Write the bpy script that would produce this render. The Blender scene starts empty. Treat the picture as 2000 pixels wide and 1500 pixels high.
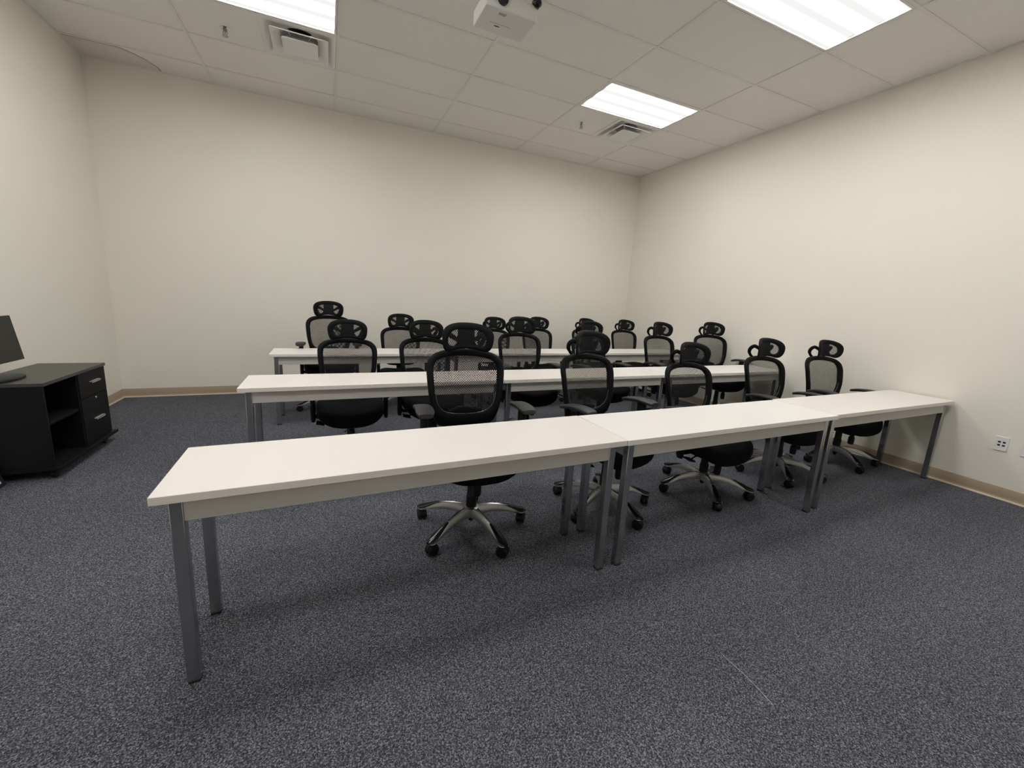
import bpy, bmesh, math, random
from mathutils import Matrix, Vector, Euler
PI = math.pi
C = bpy.context.scene.collection
sc = bpy.context.scene

# ------------------------------------------------------------------ camera
F_PX = 796.0
cam_d = bpy.data.cameras.new('camera'); cam = bpy.data.objects.new('camera', cam_d); C.objects.link(cam)
cam_d.sensor_fit = 'HORIZONTAL'; cam_d.sensor_width = 36.0; cam_d.lens = F_PX / 2000 * 36.0
cam_d.shift_x = 4.9069 / 2000; cam_d.shift_y = -13.5529 / 2000; cam_d.clip_start = 0.05
Rm = Matrix.Rotation(-0.4253, 3, 'Z') @ Matrix.Rotation(-0.1901, 3, 'X') @ Matrix.Rotation(-0.0565, 3, 'Y')
M = Matrix((( Rm[0][0], Rm[0][2], -Rm[0][1]), (Rm[1][0], Rm[1][2], -Rm[1][1]), (Rm[2][0], Rm[2][2], -Rm[2][1])))
cam.matrix_world = Matrix.Translation((0, 0, 1.3653)) @ M.to_4x4()
sc.camera = cam

# ------------------------------------------------------------------ world, exposure
w = bpy.data.worlds.new('world'); sc.world = w; w.use_nodes = True
w.node_tree.nodes['Background'].inputs['Color'].default_value = (0, 0, 0, 1)
w.node_tree.nodes['Background'].inputs['Strength'].default_value = 0
sc.view_settings.view_transform = 'Standard'; sc.view_settings.look = 'None'
sc.view_settings.gamma = 1; sc.view_settings.use_curve_mapping = False
sc.view_settings.exposure = 0.0
LAMP = 50.0          # peak radiance of the tubes behind the troffer lenses

# ------------------------------------------------------------------ room numbers (metres)
XL, XR, YB, YF, H = -2.171, 4.907, 5.951, -1.7, 3.495
X0, TX, TY = -1.068, 1.2192, 0.6096            # first runner, tile length, tile width
Y1 = YB - 0.414                                # cross tee nearest the back wall

# ------------------------------------------------------------------ materials
def mat(name, col, rough=0.6, metal=0.0, spec=0.5):
    m = bpy.data.materials.new(name); m.use_nodes = True
    b = m.node_tree.nodes['Principled BSDF']
    b.inputs['Base Color'].default_value = (*col, 1); b.inputs['Roughness'].default_value = rough
    b.inputs['Metallic'].default_value = metal; b.inputs['Specular IOR Level'].default_value = spec
    return m
def N(m, t, **kw):
    n = m.node_tree.nodes.new(t)
    for k, v in kw.items(): setattr(n, k, v)
    return n
def L(m, a, b): m.node_tree.links.new(a, b)
def BS(m): return m.node_tree.nodes['Principled BSDF']
def coords(m, scale=(1, 1, 1), world=False):
    if world: o = N(m, 'ShaderNodeNewGeometry').outputs['Position']
    else: o = N(m, 'ShaderNodeTexCoord').outputs['Object']
    mp = N(m, 'ShaderNodeMapping'); mp.inputs['Scale'].default_value = scale
    L(m, o, mp.inputs['Vector']); return mp.outputs['Vector']
def add_bump(m, scale, strength, dist=0.001, detail=2, world=False, sc3=(1, 1, 1)):
    n = N(m, 'ShaderNodeTexNoise'); n.inputs['Scale'].default_value = scale; n.inputs['Detail'].default_value = detail
    L(m, coords(m, sc3, world), n.inputs['Vector'])
    b = N(m, 'ShaderNodeBump'); b.inputs['Strength'].default_value = strength; b.inputs['Distance'].default_value = dist
    L(m, n.outputs['Fac'], b.inputs['Height']); L(m, b.outputs['Normal'], BS(m).inputs['Normal'])
    return n
def math_(m, op, a, b=None):
    n = N(m, 'ShaderNodeMath', operation=op)
    for i, v in enumerate((a, b)):
        if v is None: continue
        if isinstance(v, (int, float)): n.inputs[i].default_value = v
        else: L(m, v, n.inputs[i])
    return n.outputs[0]

m_wall = mat('cream_paint', (0.85, 0.815, 0.73), 0.55, spec=0.3)
add_bump(m_wall, 260, 0.25, 0.0006, 3)
m_base = mat('tan_vinyl_cove', (0.40, 0.315, 0.225), 0.42)
m_base_lip = mat('pale_cove_toe', (0.62, 0.52, 0.41), 0.5)
m_grid = mat('painted_ceiling_grid', (0.80, 0.77, 0.735), 0.5)
m_tile = mat('mineral_fibre_tile', (0.86, 0.825, 0.79), 0.9, spec=0.1)
add_bump(m_tile, 420, 0.35, 0.0008, 4)
# brown-rimmed water stain in the corner tile: an island with a shape of its own
def stain():
    m = m_tile
    pos = N(m, 'ShaderNodeNewGeometry').outputs['Position']
    nz = N(m, 'ShaderNodeTexNoise'); nz.inputs['Scale'].default_value = 5.0; nz.inputs['Detail'].default_value = 3
    L(m, pos, nz.inputs['Vector'])
    s = N(m, 'ShaderNodeSeparateXYZ'); L(m, pos, s.inputs[0])
    dx = math_(m, 'DIVIDE', math_(m, 'MAXIMUM', math_(m, 'SUBTRACT', s.outputs['X'], -1.83), 0.0), 0.31)
    dy = math_(m, 'DIVIDE', math_(m, 'SUBTRACT', s.outputs['Y'], 5.98), 0.43)
    r = math_(m, 'SQRT', math_(m, 'ADD', math_(m, 'MULTIPLY', dx, dx), math_(m, 'MULTIPLY', dy, dy)))
    r = math_(m, 'ADD', r, math_(m, 'MULTIPLY', math_(m, 'SUBTRACT', nz.outputs['Fac'], 0.5), 0.14))
    ok = math_(m, 'GREATER_THAN', s.outputs['Y'], Y1)         # the stain stops at the tile's edge
    ramp = N(m, 'ShaderNodeValToRGB'); L(m, r, ramp.inputs['Fac'])
    e = ramp.color_ramp.elements
    e[0].position = 0.0; e[0].color = (0.20, 0.20, 0.20, 1)
    e[1].position = 1.0; e[1].color = (0, 0, 0, 1)
    for p_, v in ((0.80, 0.20), (0.94, 0.30), (0.975, 1.0), (0.992, 0.9)):
        k = e.new(p_); k.color = (v, v, v, 1)
    # the rim also runs along the tile's edge where the water stopped
    near = math_(m, 'SUBTRACT', 1.0, math_(m, 'DIVIDE', math_(m, 'ABSOLUTE', math_(m, 'SUBTRACT', s.outputs['Y'], Y1 + 0.012)), 0.035))
    near = math_(m, 'MULTIPLY', math_(m, 'MAXIMUM', near, 0.0), math_(m, 'LESS_THAN', r, 1.0))
    fac = math_(m, 'MULTIPLY', math_(m, 'MINIMUM', math_(m, 'ADD', ramp.outputs['Color'], math_(m, 'MULTIPLY', near, 0.7)), 1.0), ok)
    mx = N(m, 'ShaderNodeMix', data_type='RGBA'); L(m, fac, mx.inputs['Factor'])
    mx.inputs['A'].default_value = (0.86, 0.825, 0.79, 1); mx.inputs['B'].default_value = (0.42, 0.30, 0.18, 1)
    L(m, mx.outputs['Result'], BS(m).inputs['Base Color'])
stain()

def carpet():
    m = mat('blue_grey_loop_carpet', (0.07, 0.075, 0.09), 0.95, spec=0.08)
    v = coords(m)
    n1 = N(m, 'ShaderNodeTexNoise'); n1.inputs['Scale'].default_value = 165; n1.inputs['Detail'].default_value = 3.0; n1.inputs['Roughness'].default_value = 0.75
    L(m, v, n1.inputs['Vector'])
    vo = N(m, 'ShaderNodeTexVoronoi'); vo.inputs['Scale'].default_value = 300; L(m, v, vo.inputs['Vector'])
    big = N(m, 'ShaderNodeTexNoise'); big.inputs['Scale'].default_value = 1.1; big.inputs['Detail'].default_value = 2; L(m, v, big.inputs['Vector'])
    s = N(m, 'ShaderNodeSeparateColor'); L(m, vo.outputs['Color'], s.inputs[0])
    f = math_(m, 'ADD', math_(m, 'MULTIPLY', n1.outputs['Fac'], 0.78), math_(m, 'MULTIPLY', s.outputs[0], 0.30))
    f = math_(m, 'ADD', f, math_(m, 'MULTIPLY', math_(m, 'SUBTRACT', big.outputs['Fac'], 0.5), 0.08))
    r = N(m, 'ShaderNodeValToRGB'); L(m, f, r.inputs['Fac']); e = r.color_ramp.elements
    e[0].position = 0.36; e[0].color = (0.020, 0.023, 0.032, 1)
    e[1].position = 0.74; e[1].color = (0.30, 0.30, 0.32, 1)
    k = e.new(0.50); k.color = (0.058, 0.064, 0.082, 1)
    k = e.new(0.60); k.color = (0.118, 0.124, 0.145, 1)
    L(m, r.outputs['Color'], BS(m).inputs['Base Color'])
    b = N(m, 'ShaderNodeBump'); b.inputs['Strength'].default_value = 0.7; b.inputs['Distance'].default_value = 0.004
    L(m, n1.outputs['Fac'], b.inputs['Height']); L(m, b.outputs['Normal'], BS(m).inputs['Normal'])
    return m
m_carpet = carpet()
m_top = mat('white_laminate', (0.76, 0.72, 0.675), 0.42, spec=0.35)
m_top_b = mat('cool_white_laminate', (0.80, 0.775, 0.74), 0.40, spec=0.35)
m_apron = mat('painted_apron', (0.62, 0.60, 0.565), 0.55, spec=0.3)
m_leg = mat('brushed_steel', (0.42, 0.425, 0.44), 0.20, 0.94); add_bump(m_leg, 60, 0.06, 0.0005, 2, sc3=(8, 8, 0.3))
m_glide = mat('black_glide', (0.015, 0.015, 0.015), 0.6)
m_blk = mat('black_plastic', (0.007, 0.007, 0.008), 0.45, spec=0.3)
m_blk_soft = mat('black_pad', (0.016, 0.016, 0.017), 0.48, spec=0.5)
m_frame = mat('black_back_frame', (0.004, 0.004, 0.005), 0.6, spec=0.14)
m_fabric = mat('black_seat_fabric', (0.005, 0.005, 0.006), 0.85, spec=0.15); add_bump(m_fabric, 700, 0.3, 0.0008, 1)
m_gloss = mat('glossy_black_cap', (0.012, 0.012, 0.012), 0.18)
m_silver = mat('silver_paint', (0.37, 0.37, 0.37), 0.32, 0.85)
m_chrome = mat('chrome', (0.62, 0.62, 0.62), 0.15, 1.0)
m_satin = mat('satin_nickel', (0.72, 0.71, 0.69), 0.38, 0.6)
m_edge_hl = mat('grey_edge_highlight', (0.13, 0.13, 0.13), 0.25, 0.2)  # grey stands in for light reflected off the back frame's inner edge
def mesh_mat():
    m = mat('black_open_mesh', (0.009, 0.009, 0.010), 0.6, spec=0.25)
    s = N(m, 'ShaderNodeSeparateXYZ'); L(m, N(m, 'ShaderNodeTexCoord').outputs['Object'], s.inputs[0])
    a = math_(m, 'COSINE', math_(m, 'MULTIPLY', s.outputs['X'], 2 * PI / 0.0108))
    b = math_(m, 'COSINE', math_(m, 'MULTIPLY', s.outputs['Z'], 2 * PI / 0.0152))
    hole = math_(m, 'GREATER_THAN', math_(m, 'MULTIPLY', a, b), 0.15)
    t = N(m, 'ShaderNodeBsdfTransparent'); mx = N(m, 'ShaderNodeMixShader')
    L(m, hole, mx.inputs[0]); L(m, BS(m).outputs[0], mx.inputs[1]); L(m, t.outputs[0], mx.inputs[2])
    out = m.node_tree.nodes['Material Output']; L(m, mx.outputs[0], out.inputs['Surface'])
    return m
m_mesh = mesh_mat()
m_white = mat('white_enamel', (0.80, 0.79, 0.76), 0.45)
m_duct = mat('dark_duct', (0.02, 0.02, 0.022), 0.7)
m_vent = mat('vent_enamel', (0.82, 0.81, 0.79), 0.5)
m_plastic_w = mat('white_plastic', (0.80, 0.79, 0.80), 0.4)
m_port = mat('port_black', (0.006, 0.006, 0.012), 0.5)
m_cab = mat('black_woodgrain', (0.006, 0.006, 0.007), 0.55, spec=0.18); add_bump(m_cab, 30, 0.12, 0.001, 4, sc3=(1, 1, 14))
m_cab_top = mat('black_woodgrain_top', (0.028, 0.027, 0.026), 0.36, spec=0.6)
m_screen = mat('dark_screen', (0.013, 0.014, 0.012), 0.35, spec=0.35)
m_proj = mat('projector_white', (0.72, 0.71, 0.69), 0.45)
m_proj_g = mat('projector_grey', (0.36, 0.35, 0.34), 0.5)
m_lensglass = mat('lens_black', (0.006, 0.006, 0.008), 0.12)
m_paper = mat('white_mat_board', (0.72, 0.73, 0.74), 0.7)
m_navy = mat('dark_navy_frame', (0.012, 0.015, 0.024), 0.35)
m_thread = mat('pale_thread', (0.50, 0.48, 0.44), 0.8)
def lamp_mat():
    m = bpy.data.materials.new('lit_lens'); m.use_nodes = True; nt = m.node_tree
    nt.nodes.remove(nt.nodes['Principled BSDF'])
    s = N(m, 'ShaderNodeSeparateXYZ'); L(m, N(m, 'ShaderNodeTexCoord').outputs['Object'], s.inputs[0])
    # three lamps run along the fixture: bright over each, dimmer between them and at the ends
    c = math_(m, 'COSINE', math_(m, 'MULTIPLY', s.outputs['Y'], 2 * PI / 0.185))
    k = math_(m, 'POWER', math_(m, 'ADD', math_(m, 'MULTIPLY', c, 0.5), 0.5), 4.0)
    st = math_(m, 'ADD', math_(m, 'MULTIPLY', k, LAMP), 0.92)
    e = N(m, 'ShaderNodeEmission'); e.inputs['Color'].default_value = (1.0, 0.99, 0.972, 1); L(m, st, e.inputs['Strength'])
    L(m, e.outputs[0], nt.nodes['Material Output'].inputs['Surface'])
    return m
m_lamp = lamp_mat()

# ------------------------------------------------------------------ mesh helpers
class MB:
    def __init__(s): s.v = []; s.f = []
    def add(s, vs, fs):
        o = len(s.v); s.v += [tuple(p) for p in vs]; s.f += [tuple(i + o for i in f) for f in fs]; return s
    def box(s, x0, x1, y0, y1, z0, z1, rot=None, about=(0, 0, 0)):
        vs = [Vector((x, y, z)) for z in (z0, z1) for y in (y0, y1) for x in (x0, x1)]
        if rot is not None:
            a = Vector(about); R = Euler(rot).to_matrix(); vs = [R @ (p - a) + a for p in vs]
        return s.add(vs, [(0, 2, 3, 1), (4, 5, 7, 6), (0, 1, 5, 4), (2, 6, 7, 3), (1, 3, 7, 5), (0, 4, 6, 2)])
    def loft(s, rings, cap=True, closed=False):
        n = len(rings[0]); vs = [p for r in rings for p in r]; fs = []
        m = len(rings)
        for i in range(m if closed else m - 1):
            a, b = i * n, ((i + 1) % m) * n
            for j in range(n): k = (j + 1) % n; fs.append((a + j, a + k, b + k, b + j))
        if cap and not closed: fs.append(tuple(range(n))[::-1]); fs.append(tuple(range((m - 1) * n, m * n)))
        return s.add(vs, fs)
    def lathe(s, prof, n=24, cx=0, cy=0, cz=0, axis='Z'):
        rings = []
        for r, z in prof:
            ring = []
            for j in range(n):
                a = 2 * PI * j / n; p = (r * math.cos(a), r * math.sin(a), z)
                if axis == 'X': p = (p[2], p[0], p[1])
                if axis == 'Y': p = (p[1], p[2], p[0])
                ring.append((p[0] + cx, p[1] + cy, p[2] + cz))
            rings.append(ring)
        return s.loft(rings)
    def tube(s, pts, r, n=10, flat=1.0, up=None, closed=False):
        pts = [Vector(p) for p in pts]; rings = []; m = len(pts)
        rs = r if isinstance(r, (list, tuple)) else [r] * m
        u = None
        for i, p in enumerate(pts):
            if closed: d = pts[(i + 1) % m] - pts[i - 1]
            else: d = pts[min(i + 1, m - 1)] - pts[max(i - 1, 0)]
            d.normalize()
            if up is not None: a = d.cross(Vector(up)).normalized(); b = a.cross(d).normalized()
            else:
                if u is None: u = Vector((0, 0, 1)) if abs(d.z) < 0.9 else Vector((0, 1, 0))
                a = d.cross(u).normalized(); b = a.cross(d).normalized(); u = b
            rings.append([p + a * math.cos(2 * PI * j / n) * rs[i] + b * math.sin(2 * PI * j / n) * rs[i] * flat for j in range(n)])
        return s.loft(rings, closed=closed)
    def obj(s, name, m, parent=None, bevel=0, seg=2, smooth=True, sub=0, origin=None):
        vs = s.v
        if origin is not None: vs = [(x - origin[0], y - origin[1], z - origin[2]) for x, y, z in vs]
        me = bpy.data.meshes.new(name); me.from_pydata(vs, [], s.f); me.update()
        b = bmesh.new(); b.from_mesh(me); bmesh.ops.recalc_face_normals(b, faces=b.faces); b.to_mesh(me); b.free()
        me.materials.append(m)
        if smooth:
            for p in me.polygons: p.use_smooth = True
            me.set_sharp_from_angle(angle=math.radians(38))
        o = bpy.data.objects.new(name, me); C.objects.link(o)
        if origin is not None: o.location = origin
        if parent: o.parent = parent
        if bevel:
            md = o.modifiers.new('bevel', 'BEVEL'); md.width = bevel; md.segments = seg; md.limit_method = 'ANGLE'
        if sub:
            md = o.modifiers.new('sub', 'SUBSURF'); md.levels = sub; md.render_levels = sub
        return o
def thing(name, label, cat, loc=(0, 0, 0), rz=0, group=None):
    o = bpy.data.objects.new(name, None); C.objects.link(o); o.location = loc; o.rotation_euler = (0, 0, rz)
    o.empty_display_size = 0.1
    return tag(o, label, cat, group)
def tag(o, label, cat, group=None):
    o['label'] = label; o['category'] = cat
    if group: o['group'] = group
    return o
def struct(o): o['kind'] = 'structure'; return o
def cr(P, n):
    """Catmull-Rom through open points P, n samples."""
    P = [Vector(p) for p in P]; Q = [2 * P[0] - P[1]] + P + [2 * P[-1] - P[-2]]; out = []
    m = len(P) - 1
    for i in range(n):
        t = i / (n - 1) * m; k = min(int(t), m - 1); t -= k
        a, b, c, d = Q[k:k + 4]
        out.append(0.5 * ((2 * b) + (c - a) * t + (2 * a - 5 * b + 4 * c - d) * t * t + (3 * b - a - 3 * c + d) * t ** 3))
    return out

# ------------------------------------------------------------------ room shell
T = 0.12
struct(MB().box(XL - T, XR + T, YF - T, YB + T, -0.1, 0).obj('floor', m_carpet, smooth=False))
struct(MB().box(XL - T, XR + T, YB, YB + T, 0, H + 0.25).obj('wall_back', m_wall, smooth=False))
struct(MB().box(XL - T, XR + T, YF - T, YF, 0, H + 0.25).obj('wall_front', m_wall, smooth=False))
struct(MB().box(XL - T, XL, YF, YB, 0, H + 0.25).obj('wall_left', m_wall, smooth=False))
struct(MB().box(XR, XR + T, YF, YB, 0, H + 0.25).obj('wall_right', m_wall, smooth=False))
# cove baseboards: flat face, rounded toe lying on the carpet
def cove(name, a, b, nrm):
    a, b, nrm = Vector(a), Vector(b), Vector(nrm)
    prof = [(0, 0.0), (0.018, 0.0), (0.017, 0.006), (0.010, 0.012), (0.006, 0.020), (0.005, 0.030), (0.005, 0.098), (0.003, 0.101), (0, 0.101)]
    rings = [[p + nrm * u + Vector((0, 0, z)) for u, z in prof] for p in (a, b)]
    o = struct(MB().loft(rings).obj(name, m_base))
    o.data.materials.append(m_base_lip)
    for pl in o.data.polygons:
        if len(pl.vertices) == 4 and pl.center.z < 0.0125: pl.material_index = 1
    return o
cove('baseboard_back', (XL, YB, 0), (XR, YB, 0), (0, -1, 0))
cove('baseboard_left', (XL, YF, 0), (XL, YB, 0), (1, 0, 0))
cove('baseboard_right', (XR, YF, 0), (XR, YB, 0), (-1, 0, 0))
cove('baseboard_front', (XL, YF, 0), (XR, YF, 0), (0, 1, 0))
# suspended ceiling
runners = [X0 + TX * i for i in range(-1, 6)]
tees = [Y1 - TY * k for k in range(0, 13)]
xs = [XL] + [x for x in runners if XL + 0.05 < x < XR - 0.05] + [XR]
ys = [YF] + sorted(y for y in tees if YF + 0.05 < y < YB - 0.05) + [YB]
lights = []                                                       # (x0, y0) = left / near corner of the 4x2 ft cell
LIT = [(0, 3), (3, 3), (0, 6), (3, 6), (0, 9), (3, 9)]
for ir, kt in LIT: lights.append((X0 + TX * ir, Y1 - TY * kt))
vents = [(X0 + TX * 1 - TY, Y1 - TY * 2), (X0 + TX * 4 - TY, Y1 - TY * 2)]
tiles = MB(); Bw = 0.012
for i in range(len(xs) - 1):
    for j in range(len(ys) - 1):
        x0, x1, y0, y1 = xs[i], xs[i + 1], ys[j], ys[j + 1]
        if any(abs(x0 - a) < 0.02 and abs(y0 - b) < 0.02 for a, b in lights): continue
        if any(abs(x1 - a - TY) < 0.02 and abs(y0 - b) < 0.02 for a, b in vents): x1 = x1 - TY
        tiles.box(x0, x1, y0, y1, H + 0.007, H + 0.022)
# blanking board above everything keeps the plenum closed
tiles.box(XL - T, XR + T, YF - T, YB + T, H + 0.25, H + 0.30)
struct(tiles.obj('ceiling', m_tile, smooth=False))
g = MB()
for x in xs[1:-1]: g.box(x - Bw, x + Bw, YF, YB, H, H + 0.030)
for y in ys[1:-1]: g.box(XL, XR, y - Bw, y + Bw, H + 0.0005, H + 0.030)
g.box(XL, XL + 0.022, YF, YB, H - 0.001, H + 0.01); g.box(XR - 0.022, XR, YF, YB, H - 0.001, H + 0.01)
g.box(XL, XR, YB - 0.022, YB, H - 0.0015, H + 0.01); g.box(XL, XR, YF, YF + 0.022, H - 0.0015, H + 0.01)
for a, b in vents: g.box(a - 0.006, a + 0.015, b, b + TY, H, H + 0.03)
struct(g.obj('trim_1', m_grid, smooth=False))

# ------------------------------------------------------------------ ceiling fixtures
def make_light(x0, y0, label):
    cx, cy = x0 + TX / 2, y0 + TY / 2; hx, hy = TX / 2 - 0.014, TY / 2 - 0.014
    t = thing('ceiling_light', label, 'ceiling light', (cx, cy, H), 0, 'recessed ceiling light panels')
    f = MB(); w_ = 0.018
    for a in ((-hx, hx, -hy, -hy + w_), (-hx, hx, hy - w_, hy), (-hx, -hx + w_, -hy + w_, hy - w_), (hx - w_, hx, -hy + w_, hy - w_)):
        f.box(*a, 0.001, 0.030)
    f.obj('frame', m_white, t, bevel=0.002)
    hsg = MB()
    hsg.box(-hx, hx, -hy, hy, 0.10, 0.11)
    hsg.box(-hx, -hx + 0.004, -hy, hy, 0.03, 0.10); hsg.box(hx - 0.004, hx, -hy, hy, 0.03, 0.10)
    hsg.box(-hx, hx, -hy, -hy + 0.004, 0.03, 0.10); hsg.box(-hx, hx, hy - 0.004, hy, 0.03, 0.10)
    hsg.obj('housing', m_white, t, smooth=False)
    MB().box(-hx + w_, hx - w_, -hy + w_, hy - w_, 0.016, 0.020).obj('lit_lens', m_lamp, t, smooth=False)
    return t
LL = {(0, 3): 'lit white light panel cut off by the top edge at left, beside an air vent',
      (3, 3): 'small lit light panel over the middle tables with air vent just behind it',
      (3, 6): 'large lit light panel cut off by the top edge at right, no vent beside it',
      (0, 6): 'lit light panel overhead at left, out of the picture above', (0, 9): 'lit light panel overhead left of the camera',
      (3, 9): 'lit light panel overhead right of the camera',}
for ir, kt in LIT: make_light(X0 + TX * ir, Y1 - TY * kt, LL[(ir, kt)])

def make_vent(x0, y0, label):
    cx, cy = x0 + TY / 2, y0 + TY / 2; h = TY / 2 - 0.014
    t = thing('ceiling_vent', label, 'air vent', (cx, cy, H), 0, 'square ceiling air vents')
    def sq(a, z, r=0.0, n=6):
        if r <= 0: return [(-a, -a, z), (a, -a, z), (a, a, z), (-a, a, z)]
        out = []
        for q, (sx, sy) in enumerate(((1, 1), (-1, 1), (-1, -1), (1, -1))):
            for k in range(n):
                th = q * PI / 2 + k / (n - 1) * PI / 2
                out.append((sx * (a - r) + r * math.cos(th), sy * (a - r) + r * math.sin(th), z))
        return out
    def circ(r, z, n=24): return [(r * math.cos(2 * PI * (j + 0.5) / n), r * math.sin(2 * PI * (j + 0.5) / n), z) for j in range(n)]
    p = MB()
    # back pan: flange, slope up to the round neck
    R1 = sq(h, 0.001, 0.004); R2 = sq(h - 0.025, 0.0, 0.006); R3 = sq(h - 0.085, 0.045, 0.02); R4 = circ(0.145, 0.055); R5 = circ(0.15, 0.16)
    p.loft([sq(h, 0.02, 0.004), R1, R2, R3, R4, R5], cap=False)
    p.obj('back_pan', m_vent, t)
    MB().lathe([(0.149, 0.158), (0.149, 0.162)], 24).obj('duct_opening', m_duct, t)
    for nm, a, z, dz, inn in (('outer_cone', 0.228, -0.016, 0.030, 0.075), ('centre_plate', 0.142, -0.032, 0.0, 0)):
        c_ = MB()
        if inn:
            rr = [sq(a, z, 0.018), sq(a - 0.004, z - 0.003, 0.018), sq(a - 0.03, z + 0.004, 0.018), sq(a - inn, z + dz, 0.02), sq(a - inn, z + dz + 0.002, 0.02), sq(a - 0.028, z + 0.008, 0.018)]
            c_.loft(rr, closed=True)
        else:
            c_.loft([sq(a - 0.03, z + 0.03, 0.02), sq(a, z + 0.003, 0.018), sq(a, z, 0.018), sq(a - 0.05, z - 0.001, 0.03)])
        c_.obj(nm, m_vent, t)
    for s in (-1, 1):
        for u in (-1, 1): MB().tube([(s * 0.06, u * 0.06, 0.005), (s * 0.100, u * 0.100, 0.060)], 0.005, 6).obj('hanger', m_vent, t)
    return t
make_vent(*vents[0], 'square white ceiling air vent next to the light panel at upper left')
make_vent(*vents[1], 'square white ceiling air vent beside the small light panel over the middle tables')

def make_sprinkler(x, y, label):
    t = thing('fire_sprinkler', label, 'sprinkler', (x, y, H + 0.007), 0, 'sprinkler heads in the ceiling')
    MB().lathe([(0.040, 0.0), (0.040, -0.003), (0.030, -0.007), (0.018, -0.008), (0.016, 0)], 20).obj('escutcheon', m_chrome, t)
    b = MB().lathe([(0.013, -0.004), (0.013, -0.022), (0.008, -0.028)], 12)
    for s in (-1, 1): b.tube([(s * 0.010, 0, -0.02), (s * 0.017, 0, -0.036), (s * 0.004, 0, -0.056)], 0.0035, 6)
    b.lathe([(0.004, -0.024), (0.004, -0.056)], 8)
    b.obj('frame_arms', m_silver, t)
    MB().lathe([(0.006, -0.055), (0.024, -0.058), (0.024, -0.061), (0.006, -0.060)], 16).obj('deflector', m_silver, t)
make_sprinkler(-0.735, 4.69, 'small metal sprinkler head in the ceiling tile at upper left')
make_sprinkler(2.883, 4.675, 'small metal sprinkler head in the tile left of the far air vent')

# projector hanging from the ceiling, upside down, lens towards the camera side
pr = thing('projector', 'white projector hanging from the ceiling at the top edge of the picture', 'projector', (1.155, 2.95, H + 0.005))
zb = 3.19 - (H + 0.005)
def rr_ring(x0, x1, y0, y1, z, r=0.02, n=5):
    out = []
    for q, (cx, cy) in enumerate(((x1 - r, y1 - r), (x0 + r, y1 - r), (x0 + r, y0 + r), (x1 - r, y0 + r))):
        for k in range(n):
            th = q * PI / 2 + k / (n - 1) * PI / 2; out.append((cx + r * math.cos(th), cy + r * math.sin(th), z))
    return out
b = MB(); b.loft([rr_ring(-0.178, 0.178, -0.115, 0.135, zb, 0.012), rr_ring(-0.183, 0.183, -0.12, 0.14, zb + 0.006, 0.015), rr_ring(-0.183, 0.183, -0.12, 0.14, zb + 0.085, 0.015), rr_ring(-0.172, 0.172, -0.11, 0.13, zb + 0.098, 0.02)])
body = b.obj('body', m_proj, pr)
MB().box(-0.075, -0.025, -0.085, -0.062, zb - 0.0012, zb + 0.001).obj('badge', m_proj_g, pr)
MB().tube([(-0.10 + 0.01 * k, 0.028 + 0.002 * math.sin(k), zb - 0.0005) for k in range(16)], 0.0015, 6).obj('cover_seam', m_proj_g, pr)
MB().loft([[(-0.065, 0.055, zb - 0.001), (-0.045, 0.048, zb - 0.0015), (-0.02, 0.050, zb - 0.001), (-0.02, 0.056, zb - 0.001), (-0.045, 0.060, zb - 0.001)], [(-0.065, 0.055, zb + 0.002), (-0.045, 0.048, zb + 0.002), (-0.02, 0.050, zb + 0.002), (-0.02, 0.056, zb + 0.002), (-0.045, 0.060, zb + 0.002)]]).obj('latch', m_port, pr)
MB().lathe([(0.036, -0.118), (0.036, -0.132), (0.030, -0.134), (0.028, -0.126), (0.001, -0.122)], 24, -0.07, 0, zb + 0.055, 'Y').obj('lens', m_lensglass, pr)
MB().lathe([(0.030, -0.105), (0.030, -0.135), (0.020, -0.145), (0.001, -0.147)], 20, 0.172, 0, zb + 0.105, 'Y').obj('focus_knob', m_lensglass, pr)
mt = MB(); mt.lathe([(0.055, 0.0), (0.055, -0.012), (0.022, -0.02), (0.018, zb + 0.12), (0.05, zb + 0.115), (0.05, zb + 0.097)], 20)
mt.box(-0.12, 0.12, -0.012, 0.012, zb + 0.097, zb + 0.105); mt.box(-0.012, 0.012, -0.08, 0.10, zb + 0.097, zb + 0.105)
mt.obj('ceiling_mount', m_white, pr)

# ------------------------------------------------------------------ tables
TZ, WT, LEG, INS, INX = 0.718, 0.439, 0.038, 0.033, 0.0385
def make_table(x0, x1, y, label, group, mtop, rz=0.0, dz=0.0, pivot=None):
    Lh = (x1 - x0) / 2
    t = thing('training_table', label, 'table', ((x0 + x1) / 2, y + WT / 2, 0), rz, group)
    h = WT / 2; g_ = 0.0015
    MB().box(-Lh + g_, Lh - g_, -h, h, TZ - 0.028, TZ).obj('tabletop', mtop, t, bevel=0.0018)
    ax, ay = Lh - INX - LEG, h - INS - LEG
    for nm, a in (('apron', (-ax, ax, -h + INS + 0.003, -h + INS + 0.022)), ('apron', (-ax, ax, h - INS - 0.022, h - INS - 0.003)),
                  ('apron', (-Lh + INX + 0.003, -Lh + INX + 0.022, -ay, ay)), ('apron', (Lh - INX - 0.022, Lh - INX - 0.003, -ay, ay))):
        MB().box(*a, TZ - 0.028 - 0.080, TZ - 0.0285).obj(nm, m_apron, t, bevel=0.001)
    for sx in (-1, 1):
        for sy in (-1, 1):
            cx, cy = sx * (Lh - INX - LEG / 2), sy * (h - INS - LEG / 2)
            lg = MB().box(cx - LEG / 2, cx + LEG / 2, cy - LEG / 2, cy + LEG / 2, 0.010, TZ - 0.0285).obj('leg', m_leg, t, bevel=0.003)
            MB().box(cx - LEG / 2 + 0.001, cx + LEG / 2 - 0.001, cy - LEG / 2 + 0.001, cy + LEG / 2 - 0.001, 0, 0.0105).obj('foot_glide', m_glide, lg, bevel=0.002)
    return t
XRt = XR - 0.022
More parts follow.
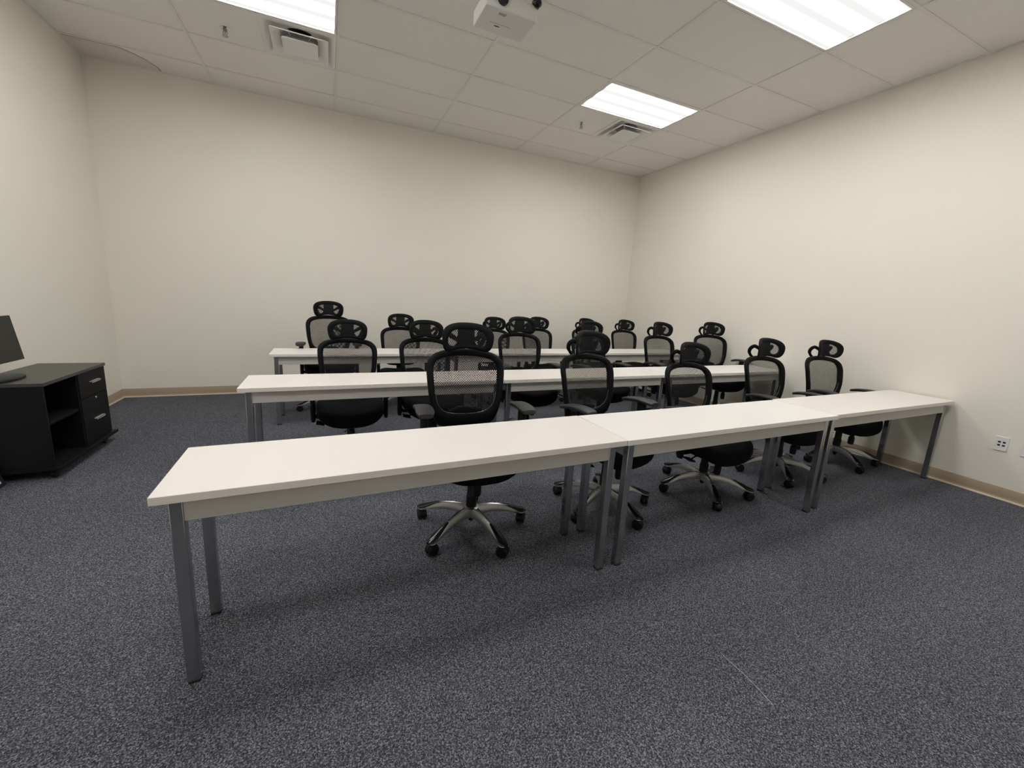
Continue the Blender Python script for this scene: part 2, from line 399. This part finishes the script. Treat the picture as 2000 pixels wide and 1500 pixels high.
def frow(x): return 1.481 + (x - 1) * 0.0154
make_table(-0.513, 1.322, frow(0.40), 'long white table in the front row, nearest, left end free', 'front row tables', m_top, 0.0154)
make_table(1.322, 3.121, frow(2.22) - 0.007, 'bright white table in the middle of the front row between two others', 'front row tables', m_top_b, 0.0120)
make_table(3.121, XRt - 0.005, frow(4.0) + 0.003, 'white table of the front row touching the right wall', 'front row tables', m_top, 0.0110)
make_table(-0.531, 1.295, 2.9535, 'white table at the left end of the middle row', 'middle row tables', m_top)
make_table(1.297, 3.064, 2.951, 'white table at the centre of the middle row', 'middle row tables', m_top)
make_table(3.064, 4.826, 2.949, 'white table at the right end of the middle row near the right wall', 'middle row tables', m_top_b)
make_table(-0.519, 1.290, 4.4356, 'white table at the left end of the back row', 'back row tables', m_top_b)
make_table(1.290, 3.125, 4.4356, 'white table at the centre of the back row', 'back row tables', m_top)
make_table(3.125, 4.85, 4.4356, 'white table at the right end of the back row, mostly behind chairs', 'back row tables', m_top_b)

# ------------------------------------------------------------------ office chair
def back_y(x, z):
    prof = [(0.50, 0.278), (0.60, 0.262), (0.68, 0.252), (0.78, 0.262), (0.90, 0.288), (1.04, 0.335), (1.12, 0.362)]
    for (z0, y0), (z1, y1) in zip(prof, prof[1:]):
        if z <= z1 or z1 == 1.12:
            t = max(0, min(1, (z - z0) / (z1 - z0))); y = y0 + (y1 - y0) * t; break
    return y - 0.75 * x * x
def loop(half, n):
    """Closed loop (x, z) from a right-half outline running top centre -> bottom centre."""
    r = [(p.x, p.y) for p in cr([(a, b, 0) for a, b in half], n)]
    r[0] = (0, r[0][1]); r[-1] = (0, r[-1][1])
    return r + [(-x, z) for x, z in r[-2:0:-1]]
def ring_frame(outer, inner, yf, thick, name, m, parent):
    rings = []
    for (ox, oz), (ix, iz) in zip(outer, inner):
        sec = []
        for k in range(10):
            a = 2 * PI * k / 10; u = 0.5 + 0.5 * math.cos(a) * (1 if abs(math.cos(a)) < 0.9 else 1); w_ = math.sin(a)
            x = ix + (ox - ix) * u; z = iz + (oz - iz) * u
            sec.append((x, yf(x, z) + w_ * thick / 2, z))
        rings.append(sec)
    return MB().loft(rings, closed=True).obj(name, m, parent)
def fill_loop(inner, yf, off=0.0, grow=1.0, steps=8, flip=1):
    cx = sum(p[0] for p in inner) / len(inner); cz = sum(p[1] for p in inner) / len(inner)
    mb = MB(); n = len(inner); vs = []; fs = []
    for s in range(steps):
        k = grow * (1 - s / steps)
        for x, z in inner: X, Z = cx + (x - cx) * k, cz + (z - cz) * k; vs.append((X, yf(X, Z) + off, Z))
    vs.append((cx, yf(cx, cz) + off, cz))
    for s in range(steps - 1):
        for j in range(n): q = (j + 1) % n; fs.append((s * n + j, s * n + q, (s + 1) * n + q, (s + 1) * n + j))
    for j in range(n): fs.append(((steps - 1) * n + j, (steps - 1) * n + (j + 1) % n, steps * n))
    return mb.add(vs, fs)

def make_chair(label):
    t = thing('office_chair', label, 'chair')
    low, up = [], []
    # --- five-star base
    sb = MB()
    sb.lathe([(0.030, 0.095), (0.046, 0.100), (0.050, 0.120), (0.046, 0.146), (0.034, 0.152)], 24)
    spine = [(0.030, 0.122, 0.030, 0.026), (0.075, 0.128, 0.027, 0.022), (0.125, 0.128, 0.024, 0.019), (0.175, 0.121, 0.022, 0.017),
             (0.225, 0.107, 0.020, 0.015), (0.270, 0.089, 0.019, 0.012), (0.305, 0.078, 0.020, 0.009), (0.340, 0.072, 0.017, 0.005)]
    for k in range(5):
        a = 2 * PI * k / 5; ca, sa = math.cos(a), math.sin(a); rings = []
        for r, z, hw, hh in spine:
            pts = [(-hw, -hh), (-hw * 0.95, hh * 0.2), (-hw * 0.55, hh), (-hw * 0.30, hh * 0.80), (hw * 0.30, hh * 0.80), (hw * 0.55, hh), (hw * 0.95, hh * 0.2), (hw, -hh)]
            rings.append([(r * ca - u * sa, r * sa + u * ca, z + v) for u, v in pts])
        sb.loft(rings)
    star = sb.obj('star_base', m_silver, t); low.append(star)
    for k in range(5):
        a = 2 * PI * k / 5; ca, sa = math.cos(a), math.sin(a); rings = []
        for r, z, hw, hh in [(0.200, 0.134, 0.008, 0.001), (0.225, 0.127, 0.014, 0.005), (0.262, 0.109, 0.020, 0.010), (0.300, 0.091, 0.025, 0.013), (0.332, 0.082, 0.023, 0.012), (0.350, 0.077, 0.012, 0.006)]:
            rings.append([(r * ca - hw * math.cos(q) * sa, r * sa + hw * math.cos(q) * ca, z + hh * math.sin(q)) for q in [2 * PI * j / 10 for j in range(10)]])
        cp = MB().loft(rings).obj('end_cap', m_gloss, star)
        c_ = MB(); cx, cy = 0.322 * ca, 0.322 * sa; ra = a + 0.9 + 0.7 * k
        ux, uy = math.cos(ra), math.sin(ra)
        def W(p, off): return (cx + ux * p[0] + (-uy) * off, cy + uy * p[0] + ux * off, 0.033 + p[1])
        for s in (-1, 1):
            rr = []
            for off, R_ in ((0.005, 0.020), (0.006, 0.032), (0.018, 0.033), (0.025, 0.028), (0.026, 0.012)):
                rr.append([W((R_ * math.cos(2 * PI * j / 18), R_ * math.sin(2 * PI * j / 18)), s * off) for j in range(18)])
            c_.loft(rr)
        hood = []
        for off in (-0.007, 0.007):
            hood.append([W((R_ * math.cos(q), R_ * math.sin(q)), off) for R_, q in [(0.0345, PI * j / 8) for j in range(9)] + [(0.012, PI), (0.012, 0)]])
        c_.loft(hood); c_.lathe([(0.008, 0.050), (0.008, 0.072)], 10, cx, cy)
        cs = c_.obj('caster', m_blk, t); low.append(cs)
        MB().tube([(cx + 0.024 * math.cos(2 * PI * j / 14), cy + 0.024 * math.sin(2 * PI * j / 14), 0.0705) for j in range(14)], 0.003, 6, closed=True).obj('silver_collar', m_silver, cs)
    col = MB().lathe([(0.031, 0.150), (0.031, 0.215), (0.027, 0.220), (0.026, 0.300)], 20).obj('gas_column', m_blk, t); low.append(col)
    MB().lathe([(0.014, 0.060), (0.016, 0.072), (0.016, 0.10)], 12).obj('column_foot', m_blk, col)
    # --- everything that rides up and down
    g2 = MB().lathe([(0.024, 0.27), (0.024, 0.36), (0.034, 0.375), (0.034, 0.40)], 20).obj('column_sleeve', m_blk, t); up.append(g2)
    me = MB(); me.loft([rr_ring(-0.07, 0.07, -0.15, 0.10, 0.368, 0.02), rr_ring(-0.09, 0.09, -0.17, 0.13, 0.395, 0.02), rr_ring(-0.10, 0.10, -0.17, 0.15, 0.448, 0.02)])
    mech = me.obj('tilt_mechanism', m_blk, t, bevel=0.003); up.append(mech)
    up.append(MB().lathe([(0.018, 0.400), (0.018, 0.345), (0.024, 0.340), (0.024, 0.290), (0.021, 0.275), (0.008, 0.270)], 18, 0, -0.115).obj('tension_knob', m_blk, t))
    lv = MB().tube([(-0.06, -0.03, 0.405), (-0.16, -0.035, 0.400), (-0.205, -0.05, 0.395)], 0.006, 8)
    lv.box(-0.262, -0.200, -0.085, -0.020, 0.380, 0.390, rot=(0.1, 0.25, 0), about=(-0.2, -0.05, 0.385))
    up.append(lv.obj('height_lever', m_blk, t))
    # seat: superellipse rings, dished across and rolled over at the front edge
    def sring(k, z, n=48, e=3.6):
        out = []
        for j in range(n):
            a = 2 * PI * j / n; c, s = math.cos(a), math.sin(a)
            x = 0.262 * k * math.copysign(abs(c) ** (2 / e), c); y = -0.012 + 0.242 * k * math.copysign(abs(s) ** (2 / e), s)
            dz = 0.58 * x * x - (0.030 * max(0, (-y - 0.11) / 0.13) ** 2) + 0.02 * max(0, (y - 0.1) / 0.13) ** 2
            out.append((x, y, z + dz))
        return out
    st = MB().loft([sring(0.78, 0.408), sring(0.91, 0.413), sring(0.975, 0.434), sring(1.0, 0.464), sring(0.985, 0.498), sring(0.94, 0.508), sring(0.80, 0.511), sring(0.6, 0.508), sring(0.35, 0.505), sring(0.1, 0.504)])
    up.append(st.obj('seat', m_fabric, t))
    # back frame, mesh, lumbar pad, spine
    NH = 30
    outer = loop([(0, 1.042), (.08, 1.038), (.14, 1.030), (.183, 1.018), (.210, 1.002), (.230, .980), (.240, .955), (.243, .925), (.241, .88), (.236, .82), (.228, .76), (.216, .70), (.202, .64), (.182, .595), (.15, .568), (.08, .556), (0, .554)], NH)
    inner = loop([(0, .999), (.06, .997), (.105, .993), (.148, .984), (.178, .970), (.194, .946), (.199, .912), (.197, .870), (.194, .82), (.190, .77), (.181, .725), (.163, .690), (.130, .662), (.088, .648), (.045, .642), (0, .640)], NH)
    fr = ring_frame(outer, inner, back_y, 0.044, 'back_frame', m_frame, t); up.append(fr)
    up.append(fill_loop(inner, back_y, -0.004, 1.03).obj('back_mesh', m_mesh, t))
    low_in = [p for p in inner if p[1] < 0.80]
    low_in = sorted(low_in, key=lambda p: math.atan2(p[0], -(p[1] - 0.85)))
    MB().tube([(x * 0.985, back_y(x, z) - 0.012, z + 0.004) for x, z in low_in], 0.0019, 6).obj('edge_highlight', m_edge_hl, fr)  # thin grey strip painting the highlight on the frame's lower inner edge
    lum = [(0.112 * math.cos(q), 0.655 + 0.031 * math.sin(q)) for q in [2 * PI * j / 28 for j in range(28)]]
    lb = MB()
    lb.loft([[(x * s_, back_y(x, z) + o_, 0.655 + (z - 0.655) * s_) for x, z in lum] for s_, o_ in ((0.3, 0.008), (0.85, 0.010), (1.0, 0.018), (0.92, 0.030), (0.3, 0.034))])
    up.append(lb.obj('lumbar_support', m_blk, t))
    sp = MB(); rings = []
    for (y, z, hw, th) in [(0.05, 0.425, 0.055, 0.016), (0.16, 0.425, 0.052, 0.016), (0.262, 0.450, 0.048, 0.015), (0.300, 0.52, 0.045, 0.013), (0.298, 0.60, 0.050, 0.012), (0.286, 0.68, 0.055, 0.010)]:
        rings.append((y, z, hw, th))
    R2 = []
    for i, (y, z, hw, th) in enumerate(rings):
        y0, z0 = rings[max(i - 1, 0)][:2]; y1, z1 = rings[min(i + 1, len(rings) - 1)][:2]
        d = Vector((0, y1 - y0, z1 - z0)).normalized(); nn = Vector((0, -d.z, d.y))
        R2.append([(hw * math.cos(q), y + nn.y * th * math.sin(q), z + nn.z * th * math.sin(q)) for q in [2 * PI * j / 12 for j in range(12)]])
    up.append(sp.loft(R2).obj('back_spine', m_blk, t))
    # headrest
    hz = 1.120
    def head_y(x, z): return 0.285 + 0.10 * (z - hz) - 2.6 * x * x + 1.4 * (z - hz) ** 2
    ho = loop([(0, hz + .087), (.05, hz + .085), (.10, hz + .076), (.135, hz + .059), (.153, hz + .036), (.159, hz + .008), (.156, hz - .030), (.148, hz - .062), (.132, hz - .083), (.105, hz - .087), (.06, hz - .077), (0, hz - .071)], NH)
    hi = loop([(0, hz + .044), (.045, hz + .044), (.072, hz + .040), (.095, hz + .029), (.111, hz + .011), (.118, hz - .010), (.116, hz - .032), (.104, hz - .049), (.082, hz - .055), (.045, hz - .051), (0, hz - .049)], NH)
    hd = ring_frame(ho, hi, head_y, 0.026, 'headrest', m_frame, t); up.append(hd)
    fill_loop(hi, head_y, -0.006, 1.04, 6).obj('headrest_mesh', m_mesh, hd)
    pc = []
    for (z, hw) in [(hz + .060, .054), (hz + .040, .053), (hz + .015, .052), (hz - .015, .053), (hz - .035, .058), (hz - .050, .070), (hz - .058, .075)]:
        ring = []
        for k in range(16):
            q = 2 * PI * k / 16; x = hw * math.cos(q); ring.append((x, head_y(x, z) + 0.004 + 0.008 * math.sin(q), z))
        pc.append(ring)
    MB().loft(pc).obj('headrest_panel', m_frame, hd)
    hb = MB()
    for s in (-1, 1):
        P = cr([(s * .070, 0.336, 1.022), (s * .092, 0.350, 1.046), (s * .116, 0.348, 1.078), (s * .126, 0.330, 1.110), (s * .114, 0.310, 1.130), (s * .090, 0.302, 1.124), (s * .064, 0.300, 1.108), (s * .040, 0.300, 1.096)], 24)
        hb.tube(P, [0.014] * 6 + [0.017] * 12 + [0.014] * 6, 10, flat=0.8)
    hb.loft([rr_ring(-0.048, 0.048, 0.290, 0.312, 1.062, 0.008), rr_ring(-0.056, 0.056, 0.290, 0.314, 1.10, 0.008), rr_ring(-0.046, 0.046, 0.292, 0.310, 1.150, 0.008)])
    up.append(hb.obj('headrest_bracket', m_frame, t))
    # armrests
    for s in (-1, 1):
        rings = []
        for i in range(15):
            u = i / 14; y = -0.115 + 0.265 * u; e = min(1, (math.sin(PI * min(u, 1 - u) * 2.6) if min(u, 1 - u) < 0.19 else 1)); e = 0.72 + 0.28 * e
            hw = 0.047 * e + 0.004 * (1 - u); z = 0.752 - 0.9 * (y + 0.02) ** 2; th = 0.0145 * (0.65 + 0.35 * e); x0 = s * (0.285 + 0.25 * (y + 0.0) ** 2)
            rings.append([(x0 + hw * math.copysign(abs(math.cos(q)) ** 0.6, math.cos(q)), y, z + th * math.copysign(abs(math.sin(q)) ** 0.7, math.sin(q))) for q in [2 * PI * j / 16 for j in range(16)]])
        arm = MB()
        arm.loft([[(s * 0.283 + a * 0.019 * k_, -0.01 + b_ * 0.032 * k_, z) for a, b_ in [(math.cos(2 * PI * j / 14), math.sin(2 * PI * j / 14)) for j in range(14)]] for z, k_ in ((0.395, 0.75), (0.42, 1.0), (0.56, 1.05), (0.60, 1.05), (0.602, 0.85), (0.655, 0.85))])
        P = cr([(s * 0.09, 0.0, 0.435), (s * 0.18, 0.0, 0.430), (s * 0.245, -0.003, 0.428), (s * 0.283, -0.01, 0.455)], 10)
        arm.tube(P, 0.024, 10, flat=0.55)
        ao = arm.obj('armrest', m_blk, t); up.append(ao)
        sl = MB().loft([[(s * 0.283 + a * 0.023, -0.01 + b_ * 0.036, z) for a, b_ in [(math.cos(2 * PI * j / 14), math.sin(2 * PI * j / 14)) for j in range(14)]] for z in (0.625, 0.640, 0.742)])
        sl.obj('arm_sleeve', m_blk, ao)
        MB().loft([[(s * 0.283 + a * 0.0245, -0.01 + b_ * 0.0375, z) for a, b_ in [(math.cos(2 * PI * j / 14), math.sin(2 * PI * j / 14)) for j in range(14)]] for z in (0.618, 0.628)]).obj('chrome_band', m_chrome, ao)
        MB().loft(rings).obj('arm_pad', m_blk_soft, ao)
    for o in up: o['lift'] = 1
    for o in low: o['lift'] = 0
    return t
proto = make_chair('')
def kids(o): return [c for c in bpy.data.objects if c.parent == o]
tree = [(c, kids(c)) for c in kids(proto)]
first = True
def place_chair(x, y, rz, dz, star_rot, label, group):
    global first
    if first: r = proto; pairs = [c for c, _ in tree]; first = False
    else:
        r = proto.copy(); C.objects.link(r); pairs = []
        for c, gs in tree:
            n = c.copy(); C.objects.link(n); n.parent = r; pairs.append(n)
            for g_ in gs: q = g_.copy(); C.objects.link(q); q.parent = n
    r.location = (x, y, 0); r.rotation_euler = (0, 0, rz); r['label'] = label; r['group'] = group
    for c in pairs:
        if c['lift']: c.location = (0, 0, dz)
        else: c.location = (0, 0, 0); c.rotation_euler = (0, 0, star_rot - rz)
D = math.radians
G1, G2, G3 = 'chairs behind the front row tables', 'chairs behind the middle row tables', 'chairs behind the back row tables'
CH = [
 (0.751, 2.104, D(-5), 0.000, D(-4), 'tall black mesh chair nearest the camera behind the left front table', G1),
 (1.700, 2.090, D(9), -0.027, D(-12), 'black mesh chair behind the joint of the left and bright front tables', G1),
 (2.600, 2.052, D(0), -0.097, D(24), 'low black mesh chair behind the bright middle front table', G1),
 (3.555, 2.100, D(-3), -0.058, D(-58), 'black mesh chair behind the joint of bright and right front tables', G1),
 (4.465, 2.125, D(-7), -0.068, D(-45), 'black mesh chair nearest the right wall, behind the front row end table', G1),
 (0.159, 3.530, D(0), -0.096, D(-50), 'black mesh chair with fully visible seat behind the left middle table', G2),
 (0.840, 3.530, D(1), -0.081, D(10), 'black mesh chair of the middle row just left of the tall nearest chair', G2),
 (1.812, 3.535, D(0), -0.017, D(30), 'black mesh chair of the middle row just right of the tall nearest chair', G2),
 (2.705, 3.555, D(6), -0.034, D(5), 'middle row chair whose headrest rises behind the second front row chair', G2),
 (3.700, 3.530, D(2), -0.017, D(20), 'middle row chair second from the right wall, behind the low front row chair', G2),
 (4.535, 3.565, D(-13), 0.003, D(-12), 'black mesh chair at the right end of the middle row, armrests over the table', G2),
 (0.018, 4.930, D(0), 0.015, D(-38), 'tallest chair of the back row at far left with armrest over the table', G3),
 (0.826, 4.985, D(-3), -0.103, D(-5), 'low back row chair just left of the headrest of the second middle row chair', G3),
 (2.097, 4.985, D(0), -0.100, D(12), 'back row chair half hidden to the left of a middle row headrest', G3),
 (2.780, 4.985, D(0), -0.077, D(12), 'back row chair half hidden to the right of a middle row headrest', G3),
 (3.65, 5.030, D(5), -0.072, D(40), 'back row chair almost fully hidden, only headrest edge peeking out', G3),
 (4.339, 4.985, D(-2), -0.070, D(15), 'back row chair by the far room corner, headrest against the corner line', G3),
]
for a in CH: place_chair(*a)

# ------------------------------------------------------------------ credenza with monitor
cb = thing('storage_cabinet', 'low black wood cabinet with open shelves and two drawers at left', 'cabinet', (-1.885, 3.958, 0))
fx, bx_, y0c, y1c, zt, zb0 = 0.195, -0.195, -0.405, 0.405, 0.662, 0.085
c = MB()
c.box(bx_, fx - 0.004, y0c, y0c + 0.018, zb0, zt - 0.022)           # near side
c.box(bx_, fx - 0.004, y1c - 0.018, y1c, zb0, zt - 0.022)           # far side
c.box(bx_, fx - 0.006, -0.009, 0.009, zb0, zt - 0.022)              # divider
c.box(bx_, bx_ + 0.010, y0c, y1c, zb0, zt - 0.022)                  # back
c.obj('carcass', m_cab, cb, bevel=0.001)
MB().box(bx_ - 0.004, fx + 0.006, y0c - 0.006, y1c + 0.008, zt - 0.022, zt).obj('cabinet_top', m_cab_top, cb, bevel=0.0015)
MB().box(bx_ - 0.004, fx + 0.028, y0c - 0.004, y1c + 0.028, zb0 - 0.022, zb0).obj('base_plate', m_cab, cb, bevel=0.002)
MB().box(bx_ + 0.01, fx - 0.014, y0c + 0.018, -0.009, 0.368, 0.386).obj('shelf', m_cab, cb, bevel=0.001)
for z0, z1, hz_ in ((0.446, zt - 0.025, 0.556), (zb0 + 0.003, 0.441, 0.262)):
    d_ = MB().box(fx - 0.018, fx, 0.006, y1c - 0.003, z0, z1).obj('drawer', m_cab, cb, bevel=0.0015)
    hdl = MB().box(fx, fx + 0.020, 0.150, 0.280, hz_ - 0.003, hz_ + 0.003); hdl.box(fx + 0.016, fx + 0.020, 0.150, 0.280, hz_ - 0.010, hz_ + 0.003)
    hdl.obj('handle', m_satin, d_, bevel=0.001)
    if z0 < 0.2: MB().lathe([(0.010, 0.0), (0.010, 0.006), (0.007, 0.009)], 16, fx, 0.205, 0.421, 'X').obj('lock', m_chrome, d_)
for x in (-0.14, 0.165):
    for y in (-0.36, 0.33):
        q = MB(); q.lathe([(0.024, -0.012), (0.027, -0.009), (0.027, 0.009), (0.024, 0.012)], 16, x, y, 0.027, 'X'); q.box(x - 0.016, x + 0.016, y - 0.014, y + 0.014, 0.040, 0.063)
        q.obj('caster', m_blk, cb)
mo = thing('monitor', 'dark computer monitor on the black cabinet, cut off by the left edge', 'monitor', (-1.975, 3.70, zt), 0)
tl = (0, -0.13, 0)
s_ = MB().box(-0.022, 0.0, -0.27, 0.20, 0.115, 0.415, rot=tl, about=(0.05, 0, 0.115)); 
for q in range(len(s_.v)): s_.v[q] = (s_.v[q][0] + 0.055, s_.v[q][1], s_.v[q][2])
scr = s_.obj('screen', m_screen, mo, bevel=0.003)
bk = MB().box(-0.05, -0.022, -0.15, 0.12, 0.16, 0.34, rot=tl, about=(0.05, 0, 0.115))
for q in range(len(bk.v)): bk.v[q] = (bk.v[q][0] + 0.055, bk.v[q][1], bk.v[q][2])
bk.obj('rear_housing', m_blk, mo, bevel=0.01)
MB().tube([(-0.02, -0.02, 0.01), (-0.02, -0.02, 0.12), (-0.01, -0.02, 0.24)], 0.022, 12, flat=0.6).obj('stand_neck', m_silver, mo)
bs = MB(); bs.loft([[(0.01 + a * 0.10 * k, 0.0 + b * 0.185 * k, z) for a, b in [(math.cos(2 * PI * j / 36), math.sin(2 * PI * j / 36)) for j in range(36)]] for k, z in ((0.97, 0.0005), (1.0, 0.004), (0.98, 0.012), (0.9, 0.015), (0.2, 0.018))])
bs.obj('stand_base', m_blk, mo)

# framed picture leaning back against the left wall
pf = thing('picture_frame', 'corner of a dark frame with white mat leaning on the left wall beside the cabinet', 'picture frame', (-1.922, 3.533, 0.005), 0)
lean = (0, -0.265, 0); FW, FH, FB = 0.62, 0.88, 0.022
f_ = MB()
for a in ((-0.018, 0, -FW, 0, 0, FB), (-0.018, 0, -FW, 0, FH - FB, FH), (-0.018, 0, -FW, -FW + FB, FB, FH - FB), (-0.018, 0, -FB, 0, FB, FH - FB)): f_.box(*a, rot=lean)
f_.obj('frame', m_navy, pf, bevel=0.002)
MB().box(-0.012, -0.006, -FW + FB, -FB, FB, FH - FB, rot=lean).obj('mat_board', m_paper, pf, smooth=False)

# wall plates on the right wall
def wall_plate(y, z, label, ports):
    t = thing('wall_plate', label, 'wall plate', (XR, y, z), 0, 'white wall plates')
    pl = MB().box(-0.008, 0, -0.036, 0.036, -0.058, 0.058).obj('plate', m_plastic_w, t, bevel=0.003)
    if ports:
        for a in (-0.013, 0.013):
            for b in (-0.013, 0.013): MB().box(-0.0095, -0.007, a - 0.0075, a + 0.0075, b - 0.0065, b + 0.0065).obj('port', m_port, t)
    else:
        for b in (-0.02, 0.02):
            MB().box(-0.0105, -0.007, -0.016, 0.016, b - 0.013, b + 0.013).obj('socket', m_plastic_w, t, bevel=0.002)
            for a in (-0.006, 0.006): MB().box(-0.0115, -0.010, a - 0.0012, a + 0.0012, b - 0.004, b + 0.005).obj('slot', m_port, t)
wall_plate(1.228, 0.445, 'white wall plate with four dark data ports on the right wall', True)
wall_plate(1.085, 0.440, 'white outlet plate on the right wall cut off by the picture edge', False)

# pulled thread on the carpet
th = MB()
P = cr([(1.424, 0.905, 0.002), (1.420, 0.855, 0.006), (1.424, 0.80, 0.003), (1.416, 0.75, 0.006), (1.411, 0.69, 0.002)], 30); th.tube(P, 0.0009, 5)
tag(th.obj('loose_thread', m_thread), 'pale loose thread lying on the carpet in the right foreground', 'thread')
